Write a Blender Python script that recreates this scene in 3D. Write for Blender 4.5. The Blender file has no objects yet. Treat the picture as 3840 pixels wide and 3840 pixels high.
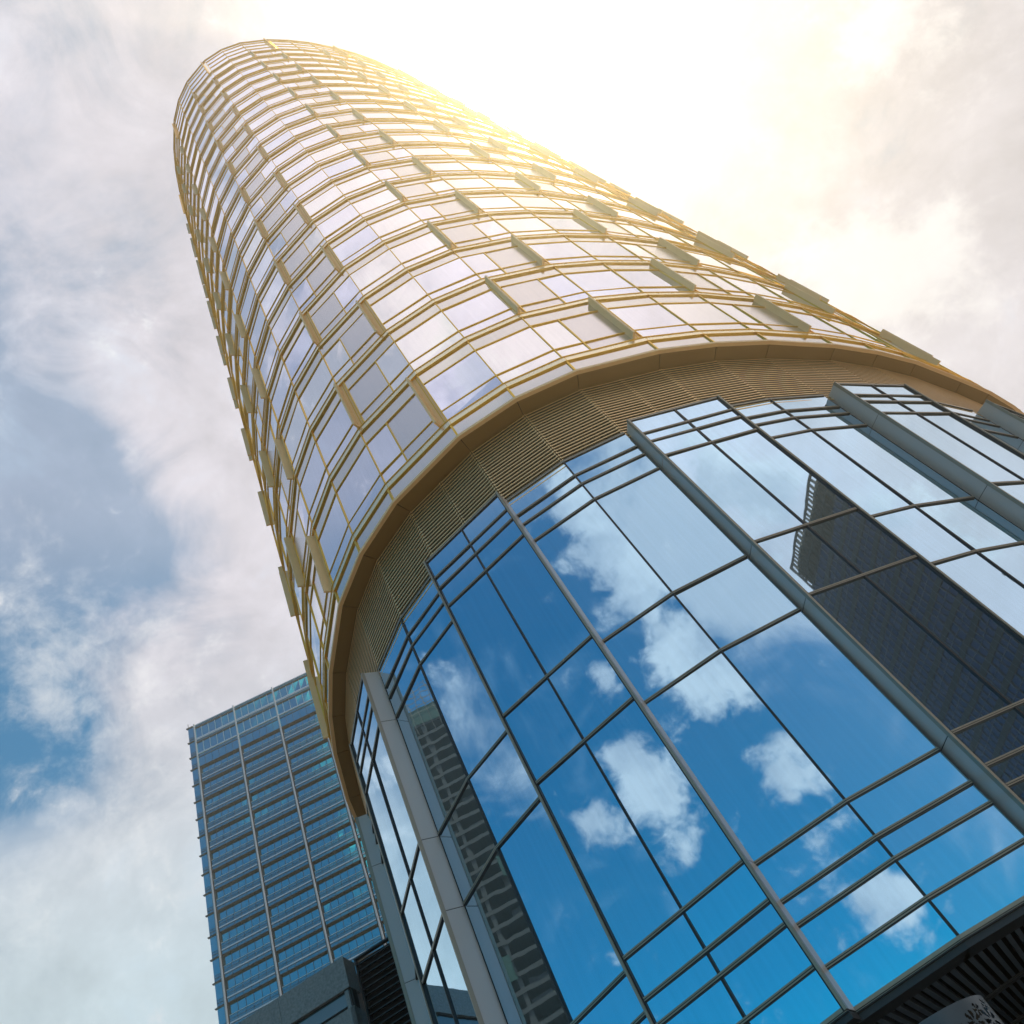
import bpy, bmesh, math, random
from mathutils import Vector, Matrix

R = math.radians
rnd = random.Random(7)
sc = bpy.context.scene
col = sc.collection
EYE = 1.6

# ------------------------------------------------------------------ helpers
class MB:
    """collects faces and links them as one mesh object"""
    def __init__(self):
        self.v, self.f, self.m = [], [], []
    def quad(self, a, b, c, d, m=0):
        n = len(self.v); self.v += [tuple(a), tuple(b), tuple(c), tuple(d)]
        self.f.append((n, n+1, n+2, n+3)); self.m.append(m)
    def poly(self, pts, m=0):
        n = len(self.v); self.v += [tuple(p) for p in pts]
        self.f.append(tuple(range(n, n+len(pts)))); self.m.append(m)
    def box8(self, p, m=0):
        n = len(self.v); self.v += [tuple(q) for q in p]
        a = [q for q in p]
        det = (Vector(a[1])-Vector(a[0])).cross(Vector(a[3])-Vector(a[0])).dot(Vector(a[4])-Vector(a[0]))
        fs = [(3,2,1,0),(4,5,6,7),(0,1,5,4),(1,2,6,5),(2,3,7,6),(3,0,4,7)]
        for f in fs:
            if det < 0: f = f[::-1]
            self.f.append(tuple(n+i for i in f)); self.m.append(m)
    def obox(self, o, ux, uy, uz, m=0):
        o, ux, uy, uz = Vector(o), Vector(ux), Vector(uy), Vector(uz)
        b = [o, o+ux, o+ux+uy, o+uy]
        self.box8(b+[p+uz for p in b], m)
    def box(self, x0, x1, y0, y1, z0, z1, m=0):
        self.obox((x0,y0,z0), (x1-x0,0,0), (0,y1-y0,0), (0,0,z1-z0), m)
    def seg(self, P, Q, n, z0, z1, o0, o1, m=0):
        """bar along the plan line P-Q, between two distances out of the wall"""
        P, Q, n = Vector((P[0],P[1],0)), Vector((Q[0],Q[1],0)), Vector((n[0],n[1],0))
        self.obox(P+n*o0+Vector((0,0,z0)), Q-P, n*(o1-o0), (0,0,z1-z0), m)
    def tube(self, A, B, r, n=8, m=0, r2=None):
        A, B = Vector(A), Vector(B); d = (B-A).normalized(); r2 = r if r2 is None else r2
        u = d.orthogonal().normalized(); w = d.cross(u)
        k = len(self.v)
        for c, rr in ((A, r), (B, r2)):
            for i in range(n):
                t = 2*math.pi*i/n
                self.v.append(tuple(c+u*math.cos(t)*rr+w*math.sin(t)*rr))
        for i in range(n):
            j = (i+1) % n
            self.f.append((k+i, k+j, k+n+j, k+n+i)); self.m.append(m)
        self.f.append(tuple(k+i for i in range(n))[::-1]); self.m.append(m)
        self.f.append(tuple(k+n+i for i in range(n))); self.m.append(m)
    def build(self, name, mats, parent=None):
        me = bpy.data.meshes.new(name); me.from_pydata(self.v, [], self.f)
        if not isinstance(mats, (list, tuple)): mats = [mats]
        for mt in mats: me.materials.append(mt)
        me.polygons.foreach_set('material_index', self.m)
        me.update()
        o = bpy.data.objects.new(name, me); col.objects.link(o)
        if parent: o.parent = parent
        return o

def tag(o, label=None, cat=None, group=None, kind=None):
    if label: o['label'] = label
    if cat: o['category'] = cat
    if group: o['group'] = group
    if kind: o['kind'] = kind
    return o
def empty(name, label, cat, loc=(0,0,0), group=None):
    o = bpy.data.objects.new(name, None); col.objects.link(o); o.location = loc
    o.empty_display_size = 1
    return tag(o, label, cat, group)

# ------------------------------------------------------------------ materials
def nodes_of(name):
    m = bpy.data.materials.new(name); m.use_nodes = True
    nt = m.node_tree; b = nt.nodes['Principled BSDF']
    return m, nt, b
def N(nt, t, **kw):
    n = nt.nodes.new(t)
    for k, v in kw.items(): setattr(n, k, v)
    return n

def mat_plain(name, c, rough=.5, metal=0., var=.12, scale=1.5, streak=False, spec=.5, bump=0.):
    m, nt, b = nodes_of(name)
    tc = N(nt, 'ShaderNodeTexCoord'); mp = N(nt, 'ShaderNodeMapping')
    nt.links.new(tc.outputs['Object'], mp.inputs['Vector'])
    mp.inputs['Scale'].default_value = (1, 1, .12) if streak else (1, 1, 1)
    no = N(nt, 'ShaderNodeTexNoise'); no.inputs['Scale'].default_value = scale; no.inputs['Detail'].default_value = 6
    nt.links.new(mp.outputs['Vector'], no.inputs['Vector'])
    mx = N(nt, 'ShaderNodeMix', data_type='RGBA')
    mx.inputs[6].default_value = tuple(x*(1-var) for x in c)+(1,)
    mx.inputs[7].default_value = tuple(min(1, x*(1+var)) for x in c)+(1,)
    nt.links.new(no.outputs['Fac'], mx.inputs['Factor']); nt.links.new(mx.outputs[2], b.inputs['Base Color'])
    mr = N(nt, 'ShaderNodeMapRange'); mr.inputs['To Min'].default_value = max(.02, rough-.08); mr.inputs['To Max'].default_value = rough+.08
    nt.links.new(no.outputs['Fac'], mr.inputs['Value']); nt.links.new(mr.outputs['Result'], b.inputs['Roughness'])
    b.inputs['Metallic'].default_value = metal
    b.inputs['Specular IOR Level'].default_value = spec
    if bump:
        bp = N(nt, 'ShaderNodeBump'); bp.inputs['Strength'].default_value = bump; bp.inputs['Distance'].default_value = .02
        nt.links.new(no.outputs['Fac'], bp.inputs['Height']); nt.links.new(bp.outputs['Normal'], b.inputs['Normal'])
    return m

def mat_glass(name, c, rough=.015, wave=.002, scale=.55, tint2=None, streaks=.04):
    """coated reflective facade glass: mirror-like, slightly wavy panes with faint dust runs"""
    m, nt, b = nodes_of(name)
    tc = N(nt, 'ShaderNodeTexCoord')
    no = N(nt, 'ShaderNodeTexNoise'); no.inputs['Scale'].default_value = scale; no.inputs['Detail'].default_value = 2.0
    nt.links.new(tc.outputs['Object'], no.inputs['Vector'])
    bp = N(nt, 'ShaderNodeBump'); bp.inputs['Strength'].default_value = 1.0; bp.inputs['Distance'].default_value = wave
    nt.links.new(no.outputs['Fac'], bp.inputs['Height']); nt.links.new(bp.outputs['Normal'], b.inputs['Normal'])
    mp = N(nt, 'ShaderNodeMapping'); mp.inputs['Scale'].default_value = (9, 9, .25)
    nt.links.new(tc.outputs['Object'], mp.inputs['Vector'])
    n2 = N(nt, 'ShaderNodeTexNoise'); n2.inputs['Scale'].default_value = 1; n2.inputs['Detail'].default_value = 5
    nt.links.new(mp.outputs['Vector'], n2.inputs['Vector'])
    mx = N(nt, 'ShaderNodeMix', data_type='RGBA')
    mx.inputs[6].default_value = tuple(x*(1-streaks) for x in c)+(1,)
    mx.inputs[7].default_value = tuple(min(1, x*(1+streaks)) for x in c)+(1,)
    nt.links.new(n2.outputs['Fac'], mx.inputs['Factor']); nt.links.new(mx.outputs[2], b.inputs['Base Color'])
    b.inputs['Metallic'].default_value = 1.0; b.inputs['Roughness'].default_value = rough
    return m

G_LOW   = mat_glass('blue_coated_glass', (.58, .79, .95), wave=.0035, scale=.45, streaks=.05)
G_UP    = mat_glass('tower_vision_glass', (.88, .86, .93), wave=.002, scale=.4)
G_UP2   = mat_glass('tower_vision_glass_bluer', (.78, .79, .92), wave=.003, scale=.5)
G_UP3   = mat_glass('tower_vision_glass_clear', (.95, .91, .90), wave=.0025, scale=.3)
G_SPAN  = mat_glass('spandrel_glass', (.74, .69, .64), rough=.10, wave=.001)
G_GREY  = mat_glass('frosted_grey_glass', (.78, .72, .70), rough=.22, wave=.001)
G_OFF   = mat_glass('office_glass', (.06, .62, .68), wave=.003, scale=.8)
G_TEAL  = mat_glass('teal_spandrel_glass', (.10, .42, .46), rough=.12, wave=.001)
G_DARK  = mat_glass('dark_tower_glass', (.045, .065, .10), rough=.08, wave=.004)
CHAMP   = mat_plain('glow_gilt_aluminium', (.80, .60, .26), .45, .75, .08, 2)  # tan metal with golden sun glow put into its colour
GLOWM_D = mat_plain('glow_gilt_bronze', (.82, .50, .07), .36, .85, .1, 2)  # bronze lines and frames, sun glow put into the saturated gold
CREAM   = mat_plain('cream_band_metal', (.98, .84, .58), .28, .9, .05, 1.5)
FINM    = mat_plain('pale_beige_aluminium', (1.0, .62, .30), .45, .0, .06, 1.2)
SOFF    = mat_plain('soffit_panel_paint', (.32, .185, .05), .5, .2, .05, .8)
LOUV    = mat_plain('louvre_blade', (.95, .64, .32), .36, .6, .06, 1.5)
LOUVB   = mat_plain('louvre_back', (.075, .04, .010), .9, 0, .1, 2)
ALU     = mat_plain('satin_aluminium', (.36, .305, .235), .42, .4, .07, 1.4, streak=True)
PIL     = mat_plain('pilaster_panel', (.58, .52, .49), .34, .1, .08, .9, streak=True)
GASK    = mat_plain('black_gasket', (.022, .021, .02), .5, 0, .1, 3)
DARKM   = mat_plain('dark_metal', (.05, .055, .06), .5, .3, .1, 2)
INTER   = mat_plain('dark_interior', (.03, .03, .03), .9, 0, .1, 1)
GRANITE = mat_plain('grey_granite', (.22, .23, .23), .6, 0, .6, 9, bump=.2)
BAND    = mat_plain('steel_band', (.22, .26, .29), .5, .5, .08, 1, streak=True)
WHITEM  = mat_plain('white_coated_metal', (.64, .65, .66), .4, .2, .05, 1, streak=True)
LBAND   = mat_plain('light_grey_band', (.66, .70, .75), .4, .5, .06, 1)
SLABD   = mat_plain('dark_soffit', (.03, .032, .033), .7, 0, .12, 1)
CONC    = mat_plain('raw_concrete', (.045, .05, .056), .85, 0, .3, .7, bump=.2)
NETM    = mat_plain('green_site_netting', (.012, .06, .055), .8, 0, .3, 1.2)
SCAFF   = mat_plain('scaffold_steel', (.12, .12, .12), .6, .5, .1, 2)
PAVE    = mat_plain('granite_paving', (.22, .215, .205), .75, 0, .2, .6)
SLAT    = mat_plain('painted_slat', (.13, .165, .20), .5, .2, .06, 1)
BLACKC  = mat_plain('black_void', (.008, .008, .009), .95, 0, .1, 1)
DRUM    = mat_plain('shade_toned_metal', (.055, .08, .10), .45, .2, .05, 1.5)  # canopy shade put into the drum's dark blue base colour
DMUL    = mat_plain('slate_mullion', (.06, .075, .10), .5, .2, .1, 1)
DWALL   = mat_plain('dark_stone_cladding', (.006, .007, .011), .6, .1, .2, .8)

# ------------------------------------------------------------------ plan of the glass tower
SO = {-5:(-11.583,25.732),-4:(-10.06,23.537),-3:(-7.694,20.78),-2:(-5.692,19.229),-1:(-3.425,18.097),0:(-.074,17.289),1:(2.442,17.323),
      2:(4.9,17.846),3:(8.123,19.232),4:(10.34,20.535),5:(12.51,22.035),6:(15.309,24.336),7:(17.25,26.17),8:(19.076,28.139),9:(21.459,31.151)}
SI = {-5:(-11.087,26.182),-4:(-9.597,24.018),-3:(-7.286,21.373),-2:(-5.37,19.837),-1:(-3.197,18.807),0:(-.013,18.068),1:(2.386,18.031),
      2:(4.697,18.512),3:(7.854,19.915),4:(10.068,21.146),5:(12.151,22.606),6:(14.933,24.84),7:(16.827,26.671),8:(18.646,28.649),9:(20.984,31.594)}
PB = {'L0':(19.429,28.68),'L1':(12.717,22.413),'L2':(4.989,18.144),'L3':(-3.439,18.319),'L4':(-10.257,23.968),'M1':(14.173,23.583),
      'M2':(6.647,18.853),'M3':(-1.737,17.911),'M4':(-9.049,22.549),'R1':(15.645,24.803),'R2':(8.28,19.601),'R3':(-.042,17.544),'R4':(-7.81,21.067)}
IMIN, IMAX = -13, 20
def flen(i): return 3.55 if i % 3 == 2 else 2.55
ang = 52.5; p = Vector(SO[9])
for i in range(9, IMAX):
    p = p + Vector((math.cos(R(ang)), math.sin(R(ang))))*flen(i); SO[i+1] = tuple(p); ang += 4.1 if i < 14 else 6
ang = -56.0; p = Vector(SO[-5])
for i in range(-6, IMIN-1, -1):
    ang -= 4.6
    p = p - Vector((math.cos(R(ang)), math.sin(R(ang))))*flen(i); SO[i] = tuple(p)
def nrm(P, Q):
    d = (Vector(Q)-Vector(P)).normalized(); return Vector((d.y, -d.x))
IDX = list(range(IMIN, IMAX+1))
FN = {i: nrm(SO[i], SO[i+1]) for i in IDX[:-1]}
MIT = {}
for i in IDX:
    a = FN.get(i-1, FN.get(i)); b = FN.get(i, FN.get(i-1))
    MIT[i] = (a+b)/(1+a.dot(b))
for i in IDX:
    if i not in SI: SI[i] = tuple(Vector(SO[i])-MIT[i]*.68)
def V3(p, z): return Vector((p[0], p[1], z))
def ring(mb, prof, off=0., i0=IMIN, i1=IMAX, m=None):
    """sweep a closed (out, z) profile round the facade"""
    n = len(prof)
    for i in range(i0, i1):
        for k in range(n):
            (o1, z1), (o2, z2) = prof[k], prof[(k+1) % n]
            A = V3(Vector(SO[i])+MIT[i]*o1, z1); B = V3(Vector(SO[i+1])+MIT[i+1]*o1, z1)
            Cc = V3(Vector(SO[i+1])+MIT[i+1]*o2, z2); D = V3(Vector(SO[i])+MIT[i]*o2, z2)
            mb.quad(A, D, Cc, B, m[k] if m else 0)

tower = empty('glass_tower', 'tall rounded glass tower with metal floor bands tinted with golden sun glow, fins and a mirrored blue base', 'tower', (0, 0, 0))
H, L1, NF = 4.395, 25.04+EYE, 21
ZS = 24.136+EYE                      # soffit
ZR = 122.3+EYE                       # roof line
def LZ(n): return L1+(n-1)*H         # lower edge of ledge n

# floor ledges
for n in range(1, NF+1):
    z = LZ(n); mb = MB()
    prof = [(-.25,z), (.042,z), (.042,z+.032), (.014,z+.034), (.014,z+.345), (.046,z+.347), (.046,z+.38), (-.25,z+.39)]
    ring(mb, prof, m=[1,1,0,0,1,1,0,0])
    for i in range(IMIN, IMAX):
        d = (Vector(SO[i+1])-Vector(SO[i])).normalized(); q = Vector(SO[i])+d*.05
        mb.seg(q-d*.012, q+d*.012, FN[i], z+.03, z+.345, -.05, .018, 1)
    mb.build('floor_ledge', [CREAM, GLOWM_D], tower)

# windows, frames, fins
def pt(i, t):
    P, Q = Vector(SO[i]), Vector(SO[i+1]); return P+(Q-P)*t
def window_mesh(i, n, g, fr):
    z0, z1 = LZ(n)+.385, LZ(n)+H
    za, zb = z0+.76, z1-.88
    nv = FN[i]; Ln = (Vector(SO[i+1])-Vector(SO[i])).length
    t0, t1 = 0., 1.
    splits = [0., 1.]; greys = [0]
    nw = .38/Ln
    niche = None
    if i % 3 == 2:
        if n % 2 == 1: niche = (1-nw, 1.); splits = [0, .36, 1-nw]; greys = [0, 1]
        else: niche = (0., nw); splits = [nw, .64, 1.]; greys = [1, 0]
    def pane(ta, tb, zc, zd, m):
        j = [rnd.uniform(-.012, .012) for _ in range(2)]
        a, b = pt(i, ta), pt(i, tb)
        o = -.03
        g.quad(V3(a+nv*(o+j[0]), zc), V3(b+nv*(o-j[0]), zc), V3(b+nv*(o+j[1]), zd), V3(a+nv*(o+j[1]+j[0]), zd), m)
    for k in range(len(splits)-1):
        ta, tb = splits[k], splits[k+1]
        gm = 2 if greys[k] else rnd.choice((0, 0, 3, 4))
        pane(ta, tb, z0, za, gm); pane(ta, tb, za, zb, gm)
    pane(splits[0], splits[-1], zb, z1, 1)
    # frame bars
    a, b = pt(i, splits[0]), pt(i, splits[-1])
    for zz, h in ((za, .045), (zb, .05)): fr.seg(a, b, nv, zz-h/2, zz+h/2, -.06, .008)
    for k, t in enumerate(splits):
        q = pt(i, t); d = (Vector(SO[i+1])-Vector(SO[i])).normalized()
        w = .045 if t in (0., 1.) else .055
        top = z1 if k in (0, len(splits)-1) else zb
        fr.seg(q-d*w/2, q+d*w/2, nv, z0, top, -.06, .012)
    if niche:
        a, b = pt(i, niche[0]), pt(i, niche[1])
        fr.seg(a, b, nv, z0, z1, -.14, -.05, 1)
        d = (b-a).normalized(); mid = a+(b-a)*.62
        fr.seg(mid-d*.02, mid+d*.02, nv, z0, z1, -.06, -.035, 2)
    return niche
def fin_mesh(i, n, mb):
    nv = FN[i]; Ln = (Vector(SO[i+1])-Vector(SO[i])).length
    z0, z1 = LZ(n)+.46, LZ(n)+H-.02
    d = (Vector(SO[i+1])-Vector(SO[i])).normalized()
    q = pt(i, 1-.38/Ln) if n % 2 == 1 else pt(i, 0)+d*.05
    mb.seg(q-d*.045, q+d*.045, nv, z0, z1, -.1, .30)
wins = [(i, n) for n in range(1, NF) for i in range(IMIN, IMAX)]
def key(t):
    i, n = t; c = (Vector(SO[i])+Vector(SO[i+1]))/2
    vis = FN[i].dot(-c.normalized()) > .03
    return (0 if vis else 1, math.hypot(c.length, LZ(n)-EYE))
order = sorted(wins, key=key); single = set(order[:100])
gr, frr = MB(), MB()
for i, n in wins:
    if (i, n) in single:
        g, fr = MB(), MB(); window_mesh(i, n, g, fr)
        w = g.build('window', [G_UP, G_SPAN, G_GREY, G_UP2, G_UP3], tower)
        fr.build('window_frame', [GLOWM_D, FINM, GLOWM_D], w)
    else: window_mesh(i, n, gr, frr)
w = tag(gr.build('window', [G_UP, G_SPAN, G_GREY, G_UP2, G_UP3], tower), kind='stuff')
tag(frr.build('window_frame', [GLOWM_D, FINM, GLOWM_D], w), kind='stuff')
fins = sorted([t for t in wins if t[0] % 3 == 2], key=key)
rest = MB()
for k, t in enumerate(fins):
    if k < 100:
        mb = MB(); fin_mesh(t[0], t[1], mb); mb.build('fin', FINM, tower)
    else: fin_mesh(t[0], t[1], rest)
tag(rest.build('fin', FINM, tower), kind='stuff')

# crown: parapet glass above the last ledge
zc0 = LZ(NF)+.43
for i in range(IMIN, IMAX):
    g = MB(); nv = FN[i]; d = (Vector(SO[i+1])-Vector(SO[i])).normalized()
    zs = [zc0, zc0+2.4, zc0+4.9, zc0+7.3, ZR]
    a, b = Vector(SO[i]), Vector(SO[i+1])
    if i % 3 == 2: b = b-d*.45
    for z0, z1 in zip(zs, zs[1:]):
        j = rnd.uniform(-.006, .006)
        g.quad(V3(a+nv*(-.03+j), z0), V3(b+nv*(-.03-j), z0), V3(b+nv*(-.03+j), z1), V3(a+nv*(-.03-j), z1))
        g.seg(a, b, nv, z1-.05, z1+.03, -.1, .03, 1)
    g.seg(a-d*.03, a+d*.03, nv, zc0, ZR, -.1, .05, 1)
    if i % 3 == 2: g.seg(b-d*.05, b+d*.05, nv, zc0, ZR, -.5, .25, 1)
    g.build('crown_pane', [G_UP, GLOWM_D], tower)
mb = MB(); ring(mb, [(-.2,ZR+.04),(.06,ZR+.04),(.06,ZR+.16),(-.2,ZR+.16)]); mb.build('roof_rail', CHAMP, tower)

# fascia band of glass between first ledge and soffit, its rail, the soffit and the louvres
for i in range(IMIN, IMAX):
    nv = FN[i]; a, b = Vector(SO[i]), Vector(SO[i+1]); d = (b-a).normalized()
    g = MB()
    g.quad(V3(a-nv*.03, ZS+.12), V3(b-nv*.03, ZS+.12), V3(b-nv*.03, L1), V3(a-nv*.03, L1))
    g.seg(a-d*.04, a+d*.04, nv, ZS+.12, L1, -.06, .02, 1)
    g.build('fascia_pane', [G_SPAN, GLOWM_D], tower)
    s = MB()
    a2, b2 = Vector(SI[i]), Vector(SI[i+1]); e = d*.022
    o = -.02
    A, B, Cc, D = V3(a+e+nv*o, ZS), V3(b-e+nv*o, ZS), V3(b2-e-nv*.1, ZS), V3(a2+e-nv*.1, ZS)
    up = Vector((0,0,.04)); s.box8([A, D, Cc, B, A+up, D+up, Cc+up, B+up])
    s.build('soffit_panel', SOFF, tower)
mb = MB(); ring(mb, [(-.12,ZS-.01),(.045,ZS-.01),(.045,ZS+.12),(-.12,ZS+.12)]); mb.build('fascia_rail', FINM, tower)
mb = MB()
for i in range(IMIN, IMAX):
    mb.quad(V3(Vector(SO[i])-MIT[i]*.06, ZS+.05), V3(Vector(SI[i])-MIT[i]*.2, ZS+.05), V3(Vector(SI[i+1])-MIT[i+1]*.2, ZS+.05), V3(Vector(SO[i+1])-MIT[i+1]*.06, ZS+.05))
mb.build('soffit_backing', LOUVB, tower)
ZT = {'top':20.63,'T1':19.70,'T2':19.18,'T3':18.27,'T4':13.53,'T5':11.23,'T6':6.59,'T7':5.71,'T8':5.20,'T9':4.35,'T10':3.52}
for k in ZT: ZT[k] += EYE
lz0 = ZT['top']-.3
for i in range(IMIN, IMAX):
    halves = [(0, .5), (.5, 1)] if i % 3 == 2 else [(0, 1)]
    for t0, t1 in halves:
        a = Vector(SI[i]).lerp(Vector(SI[i+1]), t0); b = Vector(SI[i]).lerp(Vector(SI[i+1]), t1)
        nv = nrm(a, b); d = (b-a).normalized(); mb = MB()
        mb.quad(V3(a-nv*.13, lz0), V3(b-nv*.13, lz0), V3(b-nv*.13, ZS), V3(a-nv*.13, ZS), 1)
        z = lz0; a1, b1 = a+d*.015, b-d*.015
        while z < ZS-.06:
            A, B = V3(a1, z), V3(b1, z)
            mb.obox(A, B-A, V3(-nv*.03, 0), (0, 0, .043))
            # bracket lugs beside the joint
            mb.obox(A+Vector((0,0,.066))-V3(nv*.02,0), V3(d*.05,0), V3(-nv*.03,0), (0,0,.04))
            mb.obox(B+Vector((0,0,.066))-V3(nv*.02,0), V3(-d*.05,0), V3(-nv*.03,0), (0,0,.04))
            z += .165
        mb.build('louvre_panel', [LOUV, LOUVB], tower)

# ------------------------------------------------------------------ lower glass: bays
ROWS = ['top','T1','T2','T3','T4','T5','T6','T7','T8','T9','T10']
def bay(P, M, Q, flush, fin_left, fin_right, name='glazed_bay'):
    """two columns of panes P-M-Q; flush bays bend at M, projecting bays are flat boxes"""
    P, M, Q = Vector(P), Vector(M), Vector(Q)
    fr = MB(); panes = []
    for a, b in ((P, M), (M, Q)):
        nv = nrm(a, b); d = (b-a).normalized()
        for r0, r1 in zip(ROWS, ROWS[1:]):
            z1, z0 = ZT[r0], ZT[r1]
            j = [rnd.uniform(-.009, .009) for _ in range(3)]
            g = MB(); o = -.02
            o = -.025; g.quad(V3(a+nv*(o+j[0]), z0), V3(b+nv*(o+j[1]), z0), V3(b+nv*(o+j[2]), z1), V3(a+nv*(o+j[0]+j[2]-j[1]), z1))
            panes.append(g)
        for k, r in enumerate(ROWS):
            z = ZT[r]
            lo, hi = (-.07, .02) if r == 'top' else ((-.02, .07) if r == 'T10' else (-.036, .036))
            fr.seg(a, b, nv, z+.005, z+hi, -.05, .022, 0)      # pale upper half
            fr.seg(a, b, nv, z+lo, z-.012, -.05, .022, 0)      # pale lower half
            fr.seg(a, b, nv, z-.014, z+.007, -.05, .012, 1)    # dark groove between
            fr.seg(a, b, nv, z+lo-.022, z+lo-.001, -.05, .018, 1)   # underside gasket
    n1, n2 = nrm(P, M), nrm(M, Q); dm = ((Q-P)).normalized()
    nm = ((n1+n2)/2).normalized(); zt, zb = ZT['top'], ZT['T10']
    fr.seg(M-dm*.028, M+dm*.028, nm, zb, zt, -.05, .018, 1)
    if not flush:
        d1, d2 = (M-P).normalized(), (Q-M).normalized()
        fr.seg(P-d1*.02, P+d1*.04, n1, zb, zt+.02, -.06, .06, 0); fr.seg(P+d1*.041, P+d1*.075, n1, zb, zt, -.06, .03, 1)
        fr.seg(Q-d2*.04, Q+d2*.02, n2, zb, zt+.02, -.06, .06, 0); fr.seg(Q-d2*.075, Q-d2*.041, n2, zb, zt, -.06, .03, 1)
    root = fr.build(name, [ALU, GASK], tower)
    for g in panes: g.build('pane', G_LOW, root)
    return root
def bay_side(E, n_out, dirn, depth=.62):
    """metal side of a projecting bay, in storey-high panels"""
    E = Vector(E)
    levels = [ZT['top']+.02, ZT['T3'], ZT['T4'], ZT['T5'], ZT['T6'], ZT['T10']]
    mb = MB()
    for z1, z0 in zip(levels, levels[1:]):
        mb.obox(V3(E-n_out*.05, z0+.012), V3(-n_out*(depth-.05), 0), V3(dirn*.05, 0), (0,0,z1-z0-.024))
    mb.obox(V3(E-n_out*.06+dirn*.015, levels[-1]), V3(-n_out*(depth-.07), 0), V3(dirn*.05, 0), (0,0,levels[0]-levels[-1]-.01), 1)
    mb.build('bay_side', [PIL, GASK], tower)
names = {-4:'4', -1:'3', 2:'2', 5:'1'}
for i in range(-13, 18):
    if i % 3 != 2: continue
    nv = nrm(SI[i], SI[i+1])
    if i in names:
        k = names[i]; P, M, Q = PB['L'+k], PB['M'+k], PB['R'+k]
    else:
        P = Vector(SI[i])+nv*.5; Q = Vector(SI[i+1])+nv*.5
        if i == 8: P = Vector(PB['L0']); Q = P+Vector(SI[i+1])-Vector(SI[i])
        M = (Vector(P)+Vector(Q))/2
    M = (Vector(P)+Vector(Q))/2
    bay(P, M, Q, False, 0, 0, 'projecting_bay')
    n1 = nrm(P, Q); d = (Vector(Q)-Vector(P)).normalized()
    bay_side(Vector(P), n1, d); bay_side(Vector(Q), n1, -d)
for i in range(-12, 17):
    if i % 3 != 0: continue
    a, m, b = Vector(SI[i]), Vector(SI[i+1]), Vector(SI[i+2])
    bay(a+nrm(a,m)*.02, m+nrm(a,b)*.02, b+nrm(m,b)*.02, True, 0, 0, 'recessed_bay')
# bottom edge beam and dark soffit border
bot = []
for i in range(-13, 18):
    bot.append(Vector(SI[i]))
mb = MB()
for a, b in zip(bot, bot[1:]):
    nv = nrm(a, b)
    mb.seg(a, b, nv, ZT['T10']-.16, ZT['T10']-.025, -.75, -.02 , 0)
mb.build('edge_beam', DARKM, tower)
for i in (-7, -4, -1, 2, 5, 8):
    P = Vector(PB['L'+names[i]]) if i in names else Vector(SI[i])+nrm(SI[i], SI[i+1])*.5
    Q = Vector(PB['R'+names[i]]) if i in names else Vector(SI[i+1])+nrm(SI[i], SI[i+1])*.5
    mb = MB(); mb.seg(P, Q, nrm(P, Q), ZT['T10']-.15, ZT['T10']-.026, -.52, -.03); mb.build('edge_beam', DARKM, tower)
# slatted ceiling under the building
zc = ZT['T10']-.02
sd = Vector((math.sin(R(8.5)), math.cos(R(8.5)))); sx = Vector((sd.y, -sd.x))
mb = MB()
def inside_front(q):   # distance behind the front polygon along the slat direction
    return q
for k in range(-75, 110):
    c0 = Vector((1.5, 17.0))+sx*(k*.205)
    # march until inside the plan
    t = None; s_ = 0.
    while s_ < 30:
        q = c0+sd*s_
        ok = True
        for i in range(-10, 14):
            nv = nrm(SI[i], SI[i+1])
            if nv.dot(q-Vector(SI[i])) > -.72: ok = False; break
        if ok: t = s_; break
        s_ += .1
    if t is None: continue
    A = c0+sd*t
    mb.obox(V3(A-sx*.05, zc-.12), V3(sd*(46-t), 0), V3(sx*.10, 0), (0,0,.14))
mb.build('slatted_ceiling', SLAT, tower)
mb = MB(); pol = [V3(Vector(SI[i])-MIT[i]*.3, zc+.2) for i in range(-13, 19)]
mb.poly(pol); mb.build('ceiling_void', BLACKC, tower)
mb = MB()
for k in range(7):
    for s_ in (0., .32): mb.obox(V3(Vector((1.5,17))+sd*(6+k*5+s_)-sx*14, zc-.17), V3(sx*30,0), V3(sd*.06,0), (0,0,.045))
mb.build('ceiling_runner', DARKM, tower)
# body behind the skins
def prism(mb, pts, z0, z1, m=0):
    n = len(pts)
    for i in range(n):
        a, b = pts[i], pts[(i+1) % n]
        mb.quad(V3(a, z0), V3(b, z0), V3(b, z1), V3(a, z1), m)
    mb.poly([V3(q, z1) for q in pts], m); mb.poly([V3(q, z0) for q in pts][::-1], m)
body = [Vector(SO[i])-MIT[i]*1.1 for i in IDX]
mb = MB(); prism(mb, body, ZS+.3, ZR-4.5); mb.build('inner_wall', INTER, tower)
body2 = [Vector(SI[i])-MIT[i]*.5 for i in IDX]
mb = MB(); prism(mb, body2, zc+.5, ZS-.02); mb.build('inner_wall', INTER, tower)
mb = MB()
lob = [Vector((x, y)) for x, y in ((-14, 36), (22, 40), (26, 62), (-18, 62))]
prism(mb, lob, 0, zc-.2); mb.build('lobby_wall', DARKM, tower)
# ------------------------------------------------------------------ office block on the left
HO = 129.
oc0 = Vector((-.637*HO, .899*HO)); ou = Vector((math.cos(R(12.6)), math.sin(R(12.6)))); on = Vector((ou.y, -ou.x))
office = empty('office_block', 'blue glass office block with pale vertical pipes and dark balcony undersides, left of the tower', 'office building', (0,0,0))
BW = 8.88; FH = 4.01; ZO = HO+EYE; S0 = 117.8+EYE
NB = 5; NFL = 27
def op(t): return oc0+ou*t
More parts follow.
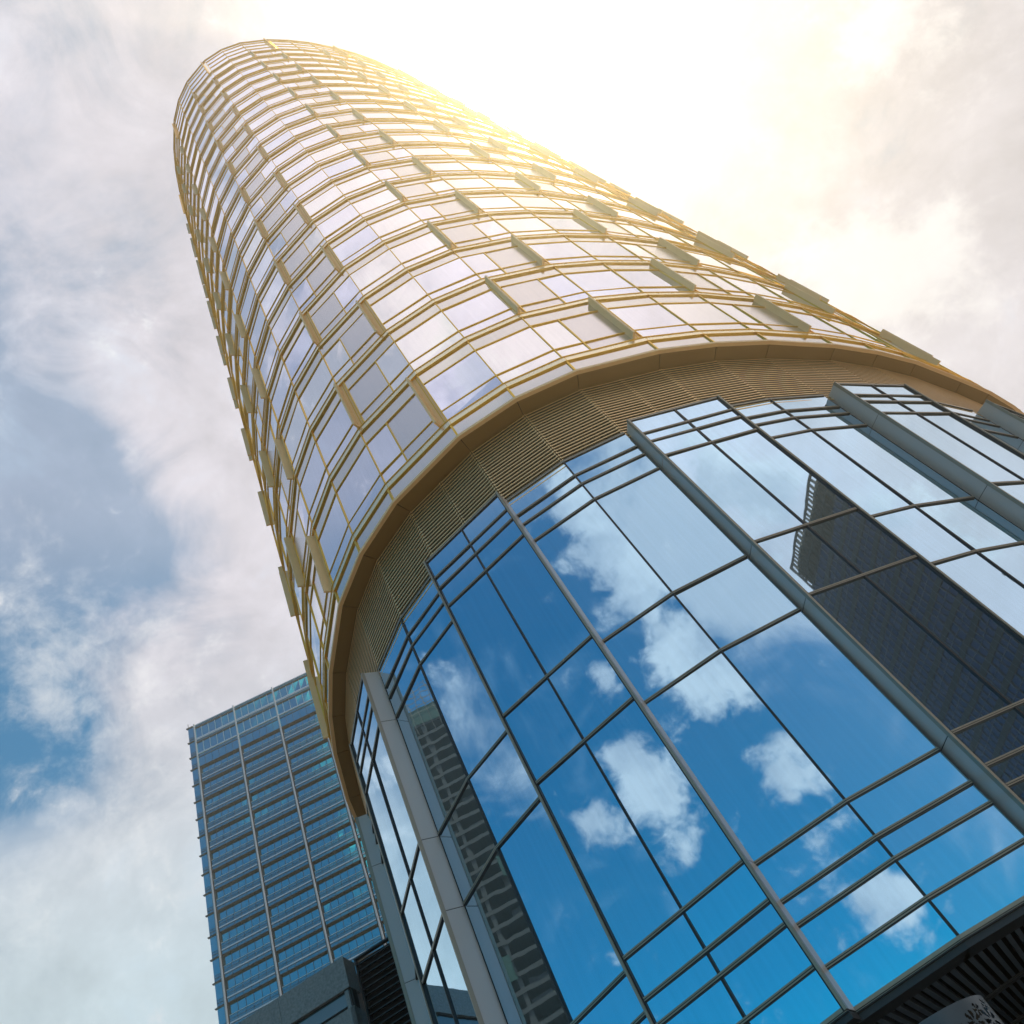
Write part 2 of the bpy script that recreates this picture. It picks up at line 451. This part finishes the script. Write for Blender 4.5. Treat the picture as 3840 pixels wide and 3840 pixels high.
# flush crown rows
for b in range(NB):
    t0, t1 = b*BW, (b+1)*BW; P, Q = op(t0), op(t1)
    for zt in (ZO, ZO-4.05):
        g = MB(); 
        for k in range(6):
            a, c = P.lerp(Q, k/6), P.lerp(Q, (k+1)/6); j = rnd.uniform(-.01, .01); j2 = rnd.uniform(-.01, .01)
            g.quad(V3(a+on*j, zt-3.75), V3(c-on*j, zt-3.75), V3(c+on*j2, zt-.95), V3(a-on*j2, zt-.95), 0)
            g.quad(V3(a, zt-.9), V3(c, zt-.9), V3(c, zt-.2), V3(a, zt-.2), 1)
            if k: g.seg(a-ou*.05, a+ou*.05, on, zt-3.75, zt-.95, -.05, .07, 2)
            g.seg(a-ou*.03, a+ou*.03, on, zt-.9, zt-.2, -.05, .03, 3)
        g.seg(P, Q, on, zt-.97, zt-.78, -.05, .22, 3)
        g.seg(P, Q, on, zt-.2, zt+.0, -.1, .12, 4)
        g.seg(P, Q, on, zt-4.05, zt-3.75, -.1, .14, 4)
        g.build('crown_window', [G_OFF, G_TEAL, WHITEM, DARKM, LBAND], office)
    g = MB()
    zt = ZO-8.1
    for k in range(6):
        a, c = P.lerp(Q, k/6), P.lerp(Q, (k+1)/6)
        g.quad(V3(a, zt-.75), V3(c, zt-.75), V3(c, zt), V3(a, zt), 1)
        g.quad(V3(a, S0), V3(c, S0), V3(c, zt-.8), V3(a, zt-.8), 0)
        g.seg(a-ou*.03, a+ou*.03, on, S0, zt, -.05, .03, 3)
    g.seg(P, Q, on, zt-.84, zt-.76, -.05, .1, 3)
    g.seg(P, Q, on, S0-.12, S0-.0, -.6, .02, 5)
    g.build('spandrel', [G_OFF, G_TEAL, WHITEM, DARKM, LBAND, SLABD], office)
for n in range(NFL):
    zs = S0-FH*n; zn = zs-FH
    for b in range(NB):
        t0, t1 = b*BW+.35, (b+1)*BW-.35; P, Q = op(t0), op(t1)
        g = MB()
        for k in range(6):
            a, c = P.lerp(Q, k/6), P.lerp(Q, (k+1)/6); j = rnd.uniform(-.008, .008); j2 = rnd.uniform(-.008, .008)
            g.quad(V3(a-on*(.5+j), zn), V3(c-on*(.5-j), zn), V3(c-on*(.5+j2), zs-.1), V3(a-on*(.5-j2), zs-.1))
            g.seg(a-ou*.035, a+ou*.035, on, zn, zs-.1, -.55, -.46, 1)
        g.build('window', [G_OFF, DARKM], office)
        g = MB()
        a2, b2 = op(b*BW), op((b+1)*BW)
        g.seg(P, Q, on, zn-.12, zn, -.6, .02, 3)
        for k in range(6):
            a, c = P.lerp(Q, k/6), P.lerp(Q, (k+1)/6); j = rnd.uniform(-.006, .006)
            g.quad(V3(a+on*j, zn+.0), V3(c-on*j, zn+.0), V3(c-on*j, zn+1.95), V3(a+on*j, zn+1.95), 0)
            g.seg(a-ou*.03, a+ou*.03, on, zn, zn+1.95, -.04, .03, 1)
        g.seg(P, Q, on, zn+.55, zn+.60, -.03, .06, 1); g.seg(P, Q, on, zn+.60, zn+.84, -.03, .09, 2); g.seg(P, Q, on, zn+.86, zn+.90, -.03, .05, 1)
        g.seg(P, Q, on, zn+1.30, zn+1.34, -.03, .04, 1); g.seg(P, Q, on, zn+1.92, zn+1.98, -.1, .07, 2)
        g.build('spandrel', [G_TEAL, DARKM, LBAND, SLABD], office)
for b in range(NB+1):
    mb = MB(); q = op(b*BW)+on*.12
    mb.tube(V3(q, 0), V3(q, ZO+.25), .19, 16)
    for k in range(15):
        zz = S0-FH*2*k; mb.tube(V3(q, zz-.06), V3(q, zz+.06), .22, 16)
    mb.seg(op(b*BW)-ou*.35, op(b*BW)+ou*.35, on, 0, ZO-.2, -.7, -.06, 1)
    mb.build('column', [WHITEM, DARKM], office)
# narrow corner strip
cl = op(-1.42)
for n in range(NFL+3):
    zt = ZO-4.05*n if n < 3 else S0-FH*(n-3); zb = (ZO-4.05*(n+1) if n < 2 else S0-FH*(n-2))
    if n == 2: zb = S0
    g = MB(); j = rnd.uniform(-.01, .01)
    g.quad(V3(cl+on*j, zb+1.2), V3(op(-.3)-on*j, zb+1.2), V3(op(-.3)+on*j, zt-.15), V3(cl-on*j, zt-.15), 0)
    g.quad(V3(cl, zb+.15), V3(op(-.3), zb+.15), V3(op(-.3), zb+1.15), V3(cl, zb+1.15), 1)
    g.seg(cl, op(-.3), on, zb+.6, zb+.66, -.05, .05, 2)
    g.seg(cl-ou*.35, op(-.3), on, zt-.15, zt-.02, -.3, .22, 2)
    bk = cl-on*22
    g.quad(V3(bk, zb), V3(cl-ou*.01, zb), V3(cl-ou*.01, zt), V3(bk, zt), 0)
    g.build('corner_window', [G_OFF, G_TEAL, DARKM], office)
mb = MB()
oc = [cl-on*.35, op(NB*BW)-on*1.3, op(NB*BW)-on*24, cl-on*24]
oc[0] = cl-on*1.3+ou*.2; oc[3] = cl-on*24+ou*.2
prism(mb, oc, 0, ZO-.6); mb.build('inner_wall', INTER, office)
mb = MB(); mb.tube(V3(cl+ou*.1, ZO), V3(cl+ou*.1, ZO+1.1), .06, 8); mb.build('lightning_rod', DARKM, office)

# ------------------------------------------------------------------ granite podium building
gp = Vector((-18.7, 35.7))
granite = empty('granite_building', 'grey granite building with a steel band, at the foot of the blue office block', 'building', (0,0,0))
ZG = 20+EYE
gu = Vector((-24.2, 35.4))-Vector((-18.7, 35.7)); gu.normalize()       # towards the left
gn = Vector((-gu.y, gu.x))
if gn.y > 0: gn = -gn
def gq(t): return gp+gu*t
zlev = [(ZG-1.45, ZG), (ZG-4.6, ZG-2.3), (ZG-6.9, ZG-4.62), (ZG-9.2, ZG-6.92), (0, ZG-9.22)]
for k, (z0, z1) in enumerate(zlev):
    for s_ in range(5):
        t0, t1 = s_*3.6, s_*3.6+3.585
        mb = MB(); mb.seg(gq(t0), gq(t1), gn, z0, z1, -.4 if k else -.3, 0 if k else .06); mb.build('granite_panel', GRANITE, granite)
mb = MB()
mb.seg(gq(.3), gq(18), gn, ZG-2.16, ZG-1.62, -.5, -.04); mb.build('steel_band', BAND, granite)
mb = MB(); mb.seg(gq(0), gq(18), gn, ZG-2.31, ZG-1.44, -.6, -.16); mb.build('band_groove', GASK, granite)
mb = MB()
sp = gq(0)
for z0, z1 in [(ZG-1.45, ZG), (ZG-2.3, ZG-1.5), (ZG-6.9, ZG-2.33), (0, ZG-6.93)]:
    ins = .12 if z1-z0 < 1 else .0
    mb.seg(sp+gu*ins, sp-gn*1.05+gu*ins, -gu, z0, z1, -.2, .0)
mb.build('granite_return', GRANITE, granite)
mb = MB(); prism(mb, [sp-gn*.4+gu*.25, sp-gn*14+gu*.25, gq(18)-gn*14, gq(18)-gn*.4], 0, ZG-.25); mb.build('core_wall', GRANITE, granite)
lo = sp-gn*1.1-gu*.02; lv = -gu
mb = MB(); mb.seg(lo, lo+lv*2.6, gn, 0, ZG+.1, -.9, -.35, 1)
z = .2
while z < ZG+.05:
    mb.obox(V3(lo-gn*.3, z), V3(lv*2.55, 0), V3(gn*.26, -.07), (0,0,.05)); z += .30
mb.obox(V3(lo-gn*.2, 0), V3(lv*.08,0), V3(gn*.25,0), (0,0,ZG+.15)); mb.obox(V3(lo+lv*2.5-gn*.2, 0), V3(lv*.08,0), V3(gn*.25,0), (0,0,ZG+.15))
mb.obox(V3(lo-gn*.2, ZG+.1), V3(lv*2.6,0), V3(gn*.28,0), (0,0,.08))
mb.build('louvre_screen', [DARKM, BLACKC], granite)

# ------------------------------------------------------------------ perforated drum at the lower right
az = R(2.4); dc = Vector((math.sin(az)*9, math.cos(az)*9)); dr, dh = .63, 1.33+EYE
drum = empty('perforated_drum', 'round metal drum, canopy shade put into its dark blue, pierced with small flower cut-outs, under the dark slatted ceiling', 'sculpture', (dc.x, dc.y, 0))
def hole(u, v):
    for (cu, cv, r, n) in ((1.05, .20, .105, 7), (.86, .27, .05, 5), (.72, .17, .085, 7), (1.22, .32, .06, 5), (.9, .10, .05, 5), (.45, .22, .08, 7), (.2, .12, .06, 5), (1.16, .08, .05, 5)):
        du, dv = (u-cu)*dr, v-cv; rr = math.hypot(du, dv)
        if rr < r and rr > r*.22:
            a = math.atan2(dv, du); 
            if abs(math.sin(a*n/2)) > .62 + .25*(rr/r-.5): return True
    return False
mb = MB(); nu, nvv = 360, 60
ua, ub = -math.pi, math.pi
vmax = .5
def dpt(u, v, r=dr): return (math.sin(u)*r, -math.cos(u)*r, dh-v)
idx = {}
def vid(a, b):
    if (a, b) not in idx:
        idx[(a, b)] = len(mb.v); mb.v.append(dpt(ua+(ub-ua)*a/nu, vmax*b/nvv))
    return idx[(a, b)]
for a in range(nu):
    for b in range(nvv):
        u, v = ua+(ub-ua)*(a+.5)/nu, vmax*(b+.5)/nvv
        if hole(u, v): continue
        mb.f.append((vid(a,b+1), vid((a+1), b+1), vid((a+1), b), vid(a, b))); mb.m.append(0)
for a in range(72):
    u0, u1 = 2*math.pi*a/72, 2*math.pi*(a+1)/72
    mb.quad(dpt(u0, dh), dpt(u1, dh), dpt(u1, vmax), dpt(u0, vmax))
    mb.quad(dpt(u0, 0), dpt(u1, 0), dpt(u1, 0, dr-.05), dpt(u0, 0, dr-.05))
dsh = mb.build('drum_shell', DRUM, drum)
mb = MB(); mb.tube((0,0,0), (0,0,dh-.06), dr-.08, 48); mb.build('drum_liner', BLACKC, drum)

# ------------------------------------------------------------------ buildings the glass mirrors
# unfinished concrete high-rise
cx = -153.
conc = empty('concrete_tower', 'unfinished concrete high-rise with open floors, mirrored in the glass beside the left pilaster', 'building', (cx, 36, 0))
FZ = 3.25; nfl = 42
ys = [-13, -3, 1.5, 12]
for n in range(nfl+1):
    mb = MB(); mb.box(-16, .3, ys[0]-.5, ys[-1]+.5, n*FZ-.25, n*FZ+.25); mb.box(-.1, .3, ys[0], ys[-1], n*FZ-.55, n*FZ-.25); mb.build('floor_slab', CONC, conc)
for y in ys:
    for x in (-.4, -8, -15):
        mb = MB(); mb.box(x-.4, x+.4, y-.45, y+.45, 0, nfl*FZ); mb.build('column', CONC, conc)
mb = MB(); mb.box(-7.2, -6.8, ys[0]+1, ys[-1], 0, nfl*FZ-.3); mb.build('back_wall', INTER, conc)
for n in range(0, nfl-6):
    for k in range(3):
        if rnd.random() < .42:
            y0 = ys[k]+.5; w = rnd.uniform(.25, .6)*(ys[k+1]-ys[k]-1); y0 += rnd.uniform(0, ys[k+1]-ys[k]-1-w)
            mb = MB(); mb.box(-1.3, -1.1, y0, y0+w, n*FZ+.25, n*FZ+rnd.uniform(1.2, FZ-.3)); mb.build('infill_wall', CONC, conc)
mb = MB(); zt = nfl*FZ
mb.box(.5, .56, ys[0]-.8, ys[-1]+.8, zt-3.4, zt+1.4); mb.build('site_netting', NETM, conc)
for n, k in ((21, 1), (22, 2), (13, 0), (8, 1), (27, 0)):
    mb = MB(); mb.box(.45, .5, ys[k], ys[k]+5, n*FZ-1, n*FZ+4); mb.build('site_netting', NETM, conc)
mb = MB()
for k in range(14):
    y = ys[0]-1+k*2.1
    for x in (.8, -1.0): mb.tube((x, y, zt-6), (x, y, zt+10+rnd.uniform(-2, 2)), .07, 5)
for k in range(6):
    for x in (.8, -1.0): mb.tube((x, ys[0]-2, zt+k*1.7), (x, ys[-1]+2, zt+k*1.7), .06, 5)
for k in range(10): mb.tube((.8, ys[0]-1+k*2.1, zt+(k%3)*2), (.8, ys[0]+2+k*2.1, zt+(k%3)*2+5), .05, 5)
mb.build('scaffold', SCAFF, conc)

# dark office tower
A, B, C = Vector((7+126*math.sin(R(116.4)), 19+126*math.cos(R(116.4)))), Vector((7+106*math.sin(R(108.2)), 19+106*math.cos(R(108.2)))), Vector((7+140*math.sin(R(100)), 19+140*math.cos(R(100))))
dk = empty('dark_office_tower', 'dark banded office tower with an open lattice crown, mirrored in the right-hand projecting bay', 'office building', (0,0,0))
D = A+(C-B); ZD = 95.6
A0 = A; A = A+(A-B).normalized()*9; D = A+(C-B)
mb = MB(); prism(mb, [A, B, C, D], 0, ZD-7); mb.build('wall', G_DARK, dk)
mb = MB(); ci_ = (A+B+C+D)/4; prism(mb, [q.lerp(ci_, .05) for q in (A0, B, C, A0+(C-B))], ZD-7, ZD-.6); mb.build('plant_room', DWALL, dk)
for n in range(24):
    z = 2+n*3.8
    if z > ZD-9: break
    mb = MB()
    for P, Q in ((A, B), (B, C)):
        nv = nrm(Q, P)
        if nv.dot(Vector((0,0))-(P+Q)/2) < 0: nv = -nv
        mb.seg(P, Q, nv, z, z+1.0, .0+.004, .16)
    mb.build('floor_band', DWALL, dk)
for P, Q in ((A, B), (B, C)):
    nv = nrm(Q, P)
    if nv.dot(-(P+Q)/2) < 0: nv = -nv
    Pc = A0 if P is A else P
    mb = MB(); L_ = (Q-P).length; n_ = int(L_/1.5)
    for k in range(n_+1):
        q = P.lerp(Q, k/n_); d = (Q-P).normalized()
        w = .07
        mb.seg(q-d*w, q+d*w, nv, 0, ZD-7, .002, .16)
    for n in range(22):
        mb.seg(P, Q, nv, 3.9+n*3.8+.6, 3.9+n*3.8+.68, .003, .1)
    mb.build('mullion', DMUL, dk)
    mb = MB()
    for k in range(n_+1):
        q = Pc.lerp(Q, k/n_); d = (Q-P).normalized(); mb.seg(q-d*.12, q+d*.12, nv, ZD-7, ZD, -.3, .1)
        if k < n_:
            q2 = Pc.lerp(Q, (k+1)/n_); mb.tube(V3(q, ZD-6.5+(k%2)*5), V3(q2, ZD-1.5-(k%2)*5), .12, 5)
    for z in (ZD-6.8, ZD-4.6, ZD-2.4, ZD-.2): mb.seg(Pc, Q, nv, z, z+.3, -.3, .12)
    mb.build('crown_lattice', DWALL, dk)

an = empty('stepped_dark_block', 'lower dark block with a stepped gridded roof, mirrored at the right edge of the glass', 'building', (0,0,0))
def pz(a, d): return Vector((9+d*math.sin(R(a)), 20+d*math.cos(R(a))))
for a0, a1, hh in ((96.4, 94.8, 66), (94.7, 91, 62), (90.9, 80, 57)):
    P, Q = pz(a0, 118), pz(a1, 118); back = (P+Q)/2; back.normalize()
    mb = MB(); prism(mb, [P, Q, Q+back*20, P+back*20], 0, hh-3); mb.build('wall', G_DARK, an)
    mb = MB(); nv = -back; n_ = max(2, int((Q-P).length/1.6))
    for k in range(n_+1):
        q = P.lerp(Q, k/n_); d = (Q-P).normalized(); mb.seg(q-d*.08, q+d*.08, nv, 0, hh, -.1, .15)
    z = 2.
    while z < hh: mb.seg(P, Q, nv, z, z+.35, -.12, .2); z += 1.9
    mb.build('window_grid', DWALL, an)
    mb = MB(); mb.seg(P, Q, nv, hh-3.4, hh-2.9, -1, 1.2); mb.build('eave', DWALL, an)
# ------------------------------------------------------------------ ground, haze
me = MB(); me.quad((-250,-230,0), (250,-230,0), (250,250,0), (-250,250,0)); g = me.build('plaza_paving', PAVE); tag(g, kind='structure')
hz = MB(); hz.box(-262, 262, -242, 262, -1, 141)
hazem = bpy.data.materials.new('haze'); hazem.use_nodes = True; nt = hazem.node_tree
nt.nodes.remove(nt.nodes['Principled BSDF']); vp = N(nt, 'ShaderNodeVolumePrincipled')
vp.inputs['Color'].default_value = (1.0, .93, .76, 1); vp.inputs['Density'].default_value = .00095; vp.inputs['Anisotropy'].default_value = .81
nt.links.new(vp.outputs['Volume'], nt.nodes['Material Output'].inputs['Volume'])
h = hz.build('haze', hazem); tag(h, kind='stuff')

# ------------------------------------------------------------------ sky
SUN_AZ, SUN_EL = 43.5, 65.5
def dvec(a, e): return (math.cos(R(e))*math.sin(R(a)), math.cos(R(e))*math.cos(R(a)), math.sin(R(e)))
w = bpy.data.worlds.new('World'); sc.world = w; w.use_nodes = True
nt = w.node_tree; nt.nodes.clear()
def lk(a, b): nt.links.new(a, b)
def put(sock, v):
    if hasattr(v, 'links'): lk(v, sock)
    else: sock.default_value = v
def mt(op, a, b=None, c=None, clamp=False):
    n = N(nt, 'ShaderNodeMath', operation=op); n.use_clamp = clamp
    put(n.inputs[0], a)
    if b is not None: put(n.inputs[1], b)
    if c is not None: put(n.inputs[2], c)
    return n.outputs[0]
def sstep(x, lo, hi):
    n = N(nt, 'ShaderNodeMapRange', interpolation_type='SMOOTHSTEP'); put(n.inputs['Value'], x)
    n.inputs['From Min'].default_value = lo; n.inputs['From Max'].default_value = hi
    return n.outputs['Result']
def mixc(f, a, b):
    n = N(nt, 'ShaderNodeMix', data_type='RGBA'); put(n.inputs['Factor'], f); put(n.inputs[6], a); put(n.inputs[7], b); return n.outputs[2]
tc = N(nt, 'ShaderNodeTexCoord'); nv_ = N(nt, 'ShaderNodeVectorMath', operation='NORMALIZE'); lk(tc.outputs['Generated'], nv_.inputs[0]); Dv = nv_.outputs[0]
sep = N(nt, 'ShaderNodeSeparateXYZ'); lk(Dv, sep.inputs[0]); Dz = sep.outputs[2]
def dotv(v):
    n = N(nt, 'ShaderNodeVectorMath', operation='DOT_PRODUCT'); lk(Dv, n.inputs[0]); n.inputs[1].default_value = v; return n.outputs['Value']
def lobe(a, e, k, amp):
    return mt('MULTIPLY', mt('EXPONENT', mt('MULTIPLY', mt('SUBTRACT', dotv(dvec(a, e)), 1.), k)), amp)
def noise(scale, detail=8, rough=.55, off=(0,0,0), dist=0., vec=None):
    mp = N(nt, 'ShaderNodeMapping'); put(mp.inputs['Vector'], vec or Dv); mp.inputs['Location'].default_value = off
    n = N(nt, 'ShaderNodeTexNoise'); lk(mp.outputs[0], n.inputs['Vector']); n.inputs['Scale'].default_value = scale
    n.inputs['Detail'].default_value = detail; n.inputs['Roughness'].default_value = rough; n.inputs['Distortion'].default_value = dist
    return n.outputs['Fac']
def bumps(lst, f=1.0):
    out = None
    for a, e, r, am in lst:
        x = lobe(a, e, 2.0/(R(r*f)**2), am); out = x if out is None else mt('ADD', out, x)
    return out
CUM = [(174.2,44.7,5,1),(174.7,40.8,5,1),(175.2,37.8,4,.9),(175.9,47.4,3,.7),(177.0,31.9,4,1),(174.5,31.2,4.5,1),(172.7,29.2,3.5,.9),
 (-153.7,34.1,1.6,1),(-152.3,29.2,2.4,1),(-151.7,27.2,2.8,1),(-152.6,25.1,3.2,.9),(-151.8,22.3,1.6,.8),(-145.5,26.9,2.6,1.1),(174.6,23.5,2.6,1),
 (176.3,22.6,2.6,1),(172.6,21.2,1.8,.8),(177.8,19.4,1.2,.7),(177.0,16.2,1.8,1),(176.9,14.5,2.6,1),(175.6,12.9,3,1),(172.3,13.1,2,.9),
 (113.1,39.0,4.5,1),
 (116.3,40.1,4,1),(113.4,36.0,3,.9),(117.4,33.3,3,.9),(87.7,29.6,5,1),(86.0,27.4,5,1),(98.3,31.7,4,.8),(-113.4,38.4,3,.5),(-61.4,35.4,6,.8),(172,57,4,1),(167,61,3.5,.9),(-178,64,3,.8),(150,58,5,.8),(160,68,4,.7)]
GREY = [(143.7,42,7,1),(145,37,6,.9),(143.5,33,4,.6),(139.6,28.3,2.2,.7),(140.4,24.9,2.2,.6),(176,40,9,.35),(-114,37,5,.5),(-120,30,5,.4)]
HOLE = [(-47.8,55.5,5,.42),(-44.5,50.5,5,.1),(-38,52,5,.2),(-46,60,4,.25),(-60,62,6,.22),(44,52,4,.3),(56,52,4,.3),(48,44,3,.25),(-48.8,41.2,4.5,1.1),(-47.5,43.1,3,.5),(-49.6,44.3,3.2,.8),(-45.9,51.9,5,.2),(-49.7,58.3,4,.25),(-35.1,54.6,5,.3),(-49.9,49.3,4,.35),(-95,54,30,1.0)]
PUFF = [(55.3,46.7,2.6,1),(53.1,46.6,2,.8),(55.8,43.4,1.6,.6),(37.8,42.0,3,1),(38.1,40.0,3,1),(39.4,38.5,3,.9),(43.7,38.5,2.2,.8),(37.6,44.5,2.4,.7),
 (39.9,34.7,4,.6),(47.5,69.3,3,.6),(45.8,74.4,1.4,.6),(53.7,40.8,3,.4),(-49.1,55.1,3,.5),(-42.1,47.5,6,.6),(-48.4,50.2,3,.4),(-47.1,45.8,2.4,.6),
 (-40.3,40.3,6,.5),(-44.8,33.5,7,.4),(178,60,7,.7),(150,63,6,.6),(100,60,8,.6),(-170,70,8,.6)]
sky = N(nt, 'ShaderNodeTexSky', sky_type='NISHITA'); sky.sun_disc = False; sky.sun_elevation = R(SUN_EL); sky.sun_rotation = R(SUN_AZ)
sky.air_density = 1.0; sky.dust_density = .6; sky.ozone_density = 2.0
tint = N(nt, 'ShaderNodeMix', data_type='RGBA', blend_type='MULTIPLY'); tint.inputs['Factor'].default_value = 1
lk(sky.outputs[0], tint.inputs[6]); tint.inputs[7].default_value = (0, .98, 1.22, 1)
blue = tint.outputs[2]
K = 10.0   # the Background strength is 0.1
def col_(r, g, b): return (r*K, g*K, b*K, 1)
# warped direction for the cloud edges
nz = N(nt, 'ShaderNodeTexNoise'); lk(Dv, nz.inputs['Vector']); nz.inputs['Scale'].default_value = 9; nz.inputs['Detail'].default_value = 4
sb = N(nt, 'ShaderNodeVectorMath', operation='SUBTRACT'); lk(nz.outputs['Color'], sb.inputs[0]); sb.inputs[1].default_value = (.5,.5,.5)
ml = N(nt, 'ShaderNodeVectorMath', operation='SCALE'); lk(sb.outputs[0], ml.inputs[0]); ml.inputs['Scale'].default_value = .05
ad = N(nt, 'ShaderNodeVectorMath', operation='ADD'); lk(Dv, ad.inputs[0]); lk(ml.outputs[0], ad.inputs[1]); Dw = ad.outputs[0]
fine = noise(20, 12, .64, (3.1, .4, 1.7), vec=Dw); broad = noise(3.2, 6, .55, (7.3, 2.2, .5)); wisp = noise(7, 8, .6, (1.3, 9.2, 4.5), .6)
# thin high veil over everything except the blue part of the sky behind the viewer
bc = dotv(dvec(-160, 15))
veil_x = mt('ADD', mt('MINIMUM', mt('ADD', mt('MULTIPLY', mt('SUBTRACT', .62, bc), 3.5), mt('MULTIPLY', sstep(Dz, .72, .9), 1.2)), 1.15), mt('MULTIPLY', mt('SUBTRACT', broad, .5), 1.8))
veil_x = mt('ADD', veil_x, mt('MULTIPLY', mt('SUBTRACT', wisp, .5), 1.3))
veil_x = mt('SUBTRACT', veil_x, bumps(HOLE))
veil = mt('MAXIMUM', mt('MULTIPLY', sstep(veil_x, .0, 1.0), .96), mt('MULTIPLY', sstep(Dz, .70, .84), .42))
lowhi = sstep(Dz, .40, .80)
back_ = mt('MULTIPLY', lobe(140, 62, 4.0, .32), 1.0)
lowc = mixc(sstep(sep.outputs[0], -.35, .25), col_(.62, .76, .84), col_(.76, .735, .81))
vcol = mixc(lowhi, lowc, col_(.79, .76, .84))
vsh = mt('ADD', mt('ADD', mt('MULTIPLY', mt('SUBTRACT', wisp, .5), 1.1), mt('MULTIPLY', mt('SUBTRACT', fine, .5), .5)), mt('MULTIPLY', mt('SUBTRACT', broad, .5), .8))
vm = N(nt, 'ShaderNodeVectorMath', operation='SCALE'); lk(vcol, vm.inputs[0]); lk(mt('ADD', mt('SUBTRACT', mt('ADD', 1.0, back_), lobe(SUN_AZ, SUN_EL, 5, .41)), mt('MULTIPLY', vsh, .62)), vm.inputs['Scale'])
c1 = mixc(veil, blue, vm.outputs[0])
# wisps in the blue
wm = mt('MULTIPLY', sstep(wisp, .54, .80), .34)
c1 = mixc(wm, c1, col_(.50, .70, .90))
# soft grey cloud banks
gm = mt('MULTIPLY', sstep(mt('ADD', bumps(GREY), mt('ADD', mt('MULTIPLY', mt('SUBTRACT', wisp, .5), 2.0), mt('MULTIPLY', mt('SUBTRACT', fine, .5), .8))), .25, 1.1), .85)
c1 = mixc(gm, c1, col_(.72, .76, .84))
# cumulus
cum = mt('ADD', mt('ADD', bumps(CUM, .74), mt('MULTIPLY', mt('SUBTRACT', fine, .5), 3.2)), mt('MULTIPLY', mt('SUBTRACT', wisp, .5), 1.2))
cmask = sstep(cum, .36, 1.2)
shade = noise(10, 6, .6, (5.2, 3.4, 8.8), vec=Dw)
ccol = mixc(sstep(shade, .40, .66), col_(.92, .95, 1.0), col_(.60, .66, .76))
c1 = mixc(mt('MULTIPLY', cmask, .95), c1, ccol)
# bright puffs in the veil
pf = mt('ADD', bumps(PUFF), mt('MULTIPLY', mt('SUBTRACT', fine, .5), 3.0))
pm = mt('MULTIPLY', sstep(pf, .3, 1.6), .6)
c1 = mixc(pm, c1, col_(.97, .97, .98))
# light round the sun, thrown forward by the thin cloud
ga = mt('ADD', mt('ADD', lobe(SUN_AZ, SUN_EL, 400, 6.0), lobe(SUN_AZ, SUN_EL, 80, .35)), lobe(SUN_AZ, SUN_EL, 6, .10))
gv = N(nt, 'ShaderNodeVectorMath', operation='SCALE'); gv.inputs[0].default_value = (1.0*K, .91*K, .74*K); lk(ga, gv.inputs['Scale'])
va = N(nt, 'ShaderNodeVectorMath', operation='ADD'); lk(c1, va.inputs[0]); lk(gv.outputs[0], va.inputs[1])
bg = N(nt, 'ShaderNodeBackground'); lk(va.outputs[0], bg.inputs['Color']); bg.inputs['Strength'].default_value = 1.0/K
wo = N(nt, 'ShaderNodeOutputWorld'); lk(bg.outputs[0], wo.inputs['Surface'])

# ------------------------------------------------------------------ sun, camera, render settings
sl = bpy.data.lights.new('sun', 'SUN'); sl.energy = 4.5; sl.angle = R(.5); sl.color = (1, .85, .56)
so = bpy.data.objects.new('sun', sl); col.objects.link(so)
so.rotation_euler = (-Vector(dvec(SUN_AZ, SUN_EL))).to_track_quat('-Z', 'Y').to_euler(); so.location = Vector(dvec(SUN_AZ, SUN_EL))*130
rt = Vector((.82705644, .41713954, -.37679205)); dn = Vector((-.56211889, .61374551, -.55438147)); fw = Vector((0, .67030669, .74208419))
cam = bpy.data.cameras.new('camera'); co = bpy.data.objects.new('camera', cam); col.objects.link(co)
M = Matrix.Identity(4)
for k, v in enumerate((rt, -dn, -fw)):
    for r in range(3): M[r][k] = v[r]
M[2][3] = EYE
co.matrix_world = M
cam.sensor_fit = 'HORIZONTAL'; cam.sensor_width = 36; cam.lens = 3030.958/3840*36; cam.clip_end = 5000; cam.clip_start = .05
sc.camera = co
sc.view_settings.view_transform = 'Standard'; sc.view_settings.look = 'None'; sc.view_settings.exposure = 0; sc.view_settings.gamma = 1
sc.render.engine = 'CYCLES'
sc.cycles.use_denoising = True
sc.cycles.max_bounces = 8; sc.cycles.glossy_bounces = 4; sc.cycles.diffuse_bounces = 3; sc.cycles.volume_bounces = 0
sc.cycles.sample_clamp_indirect = 6
w.cycles.sampling_method = 'MANUAL'; w.cycles.sample_map_resolution = 512
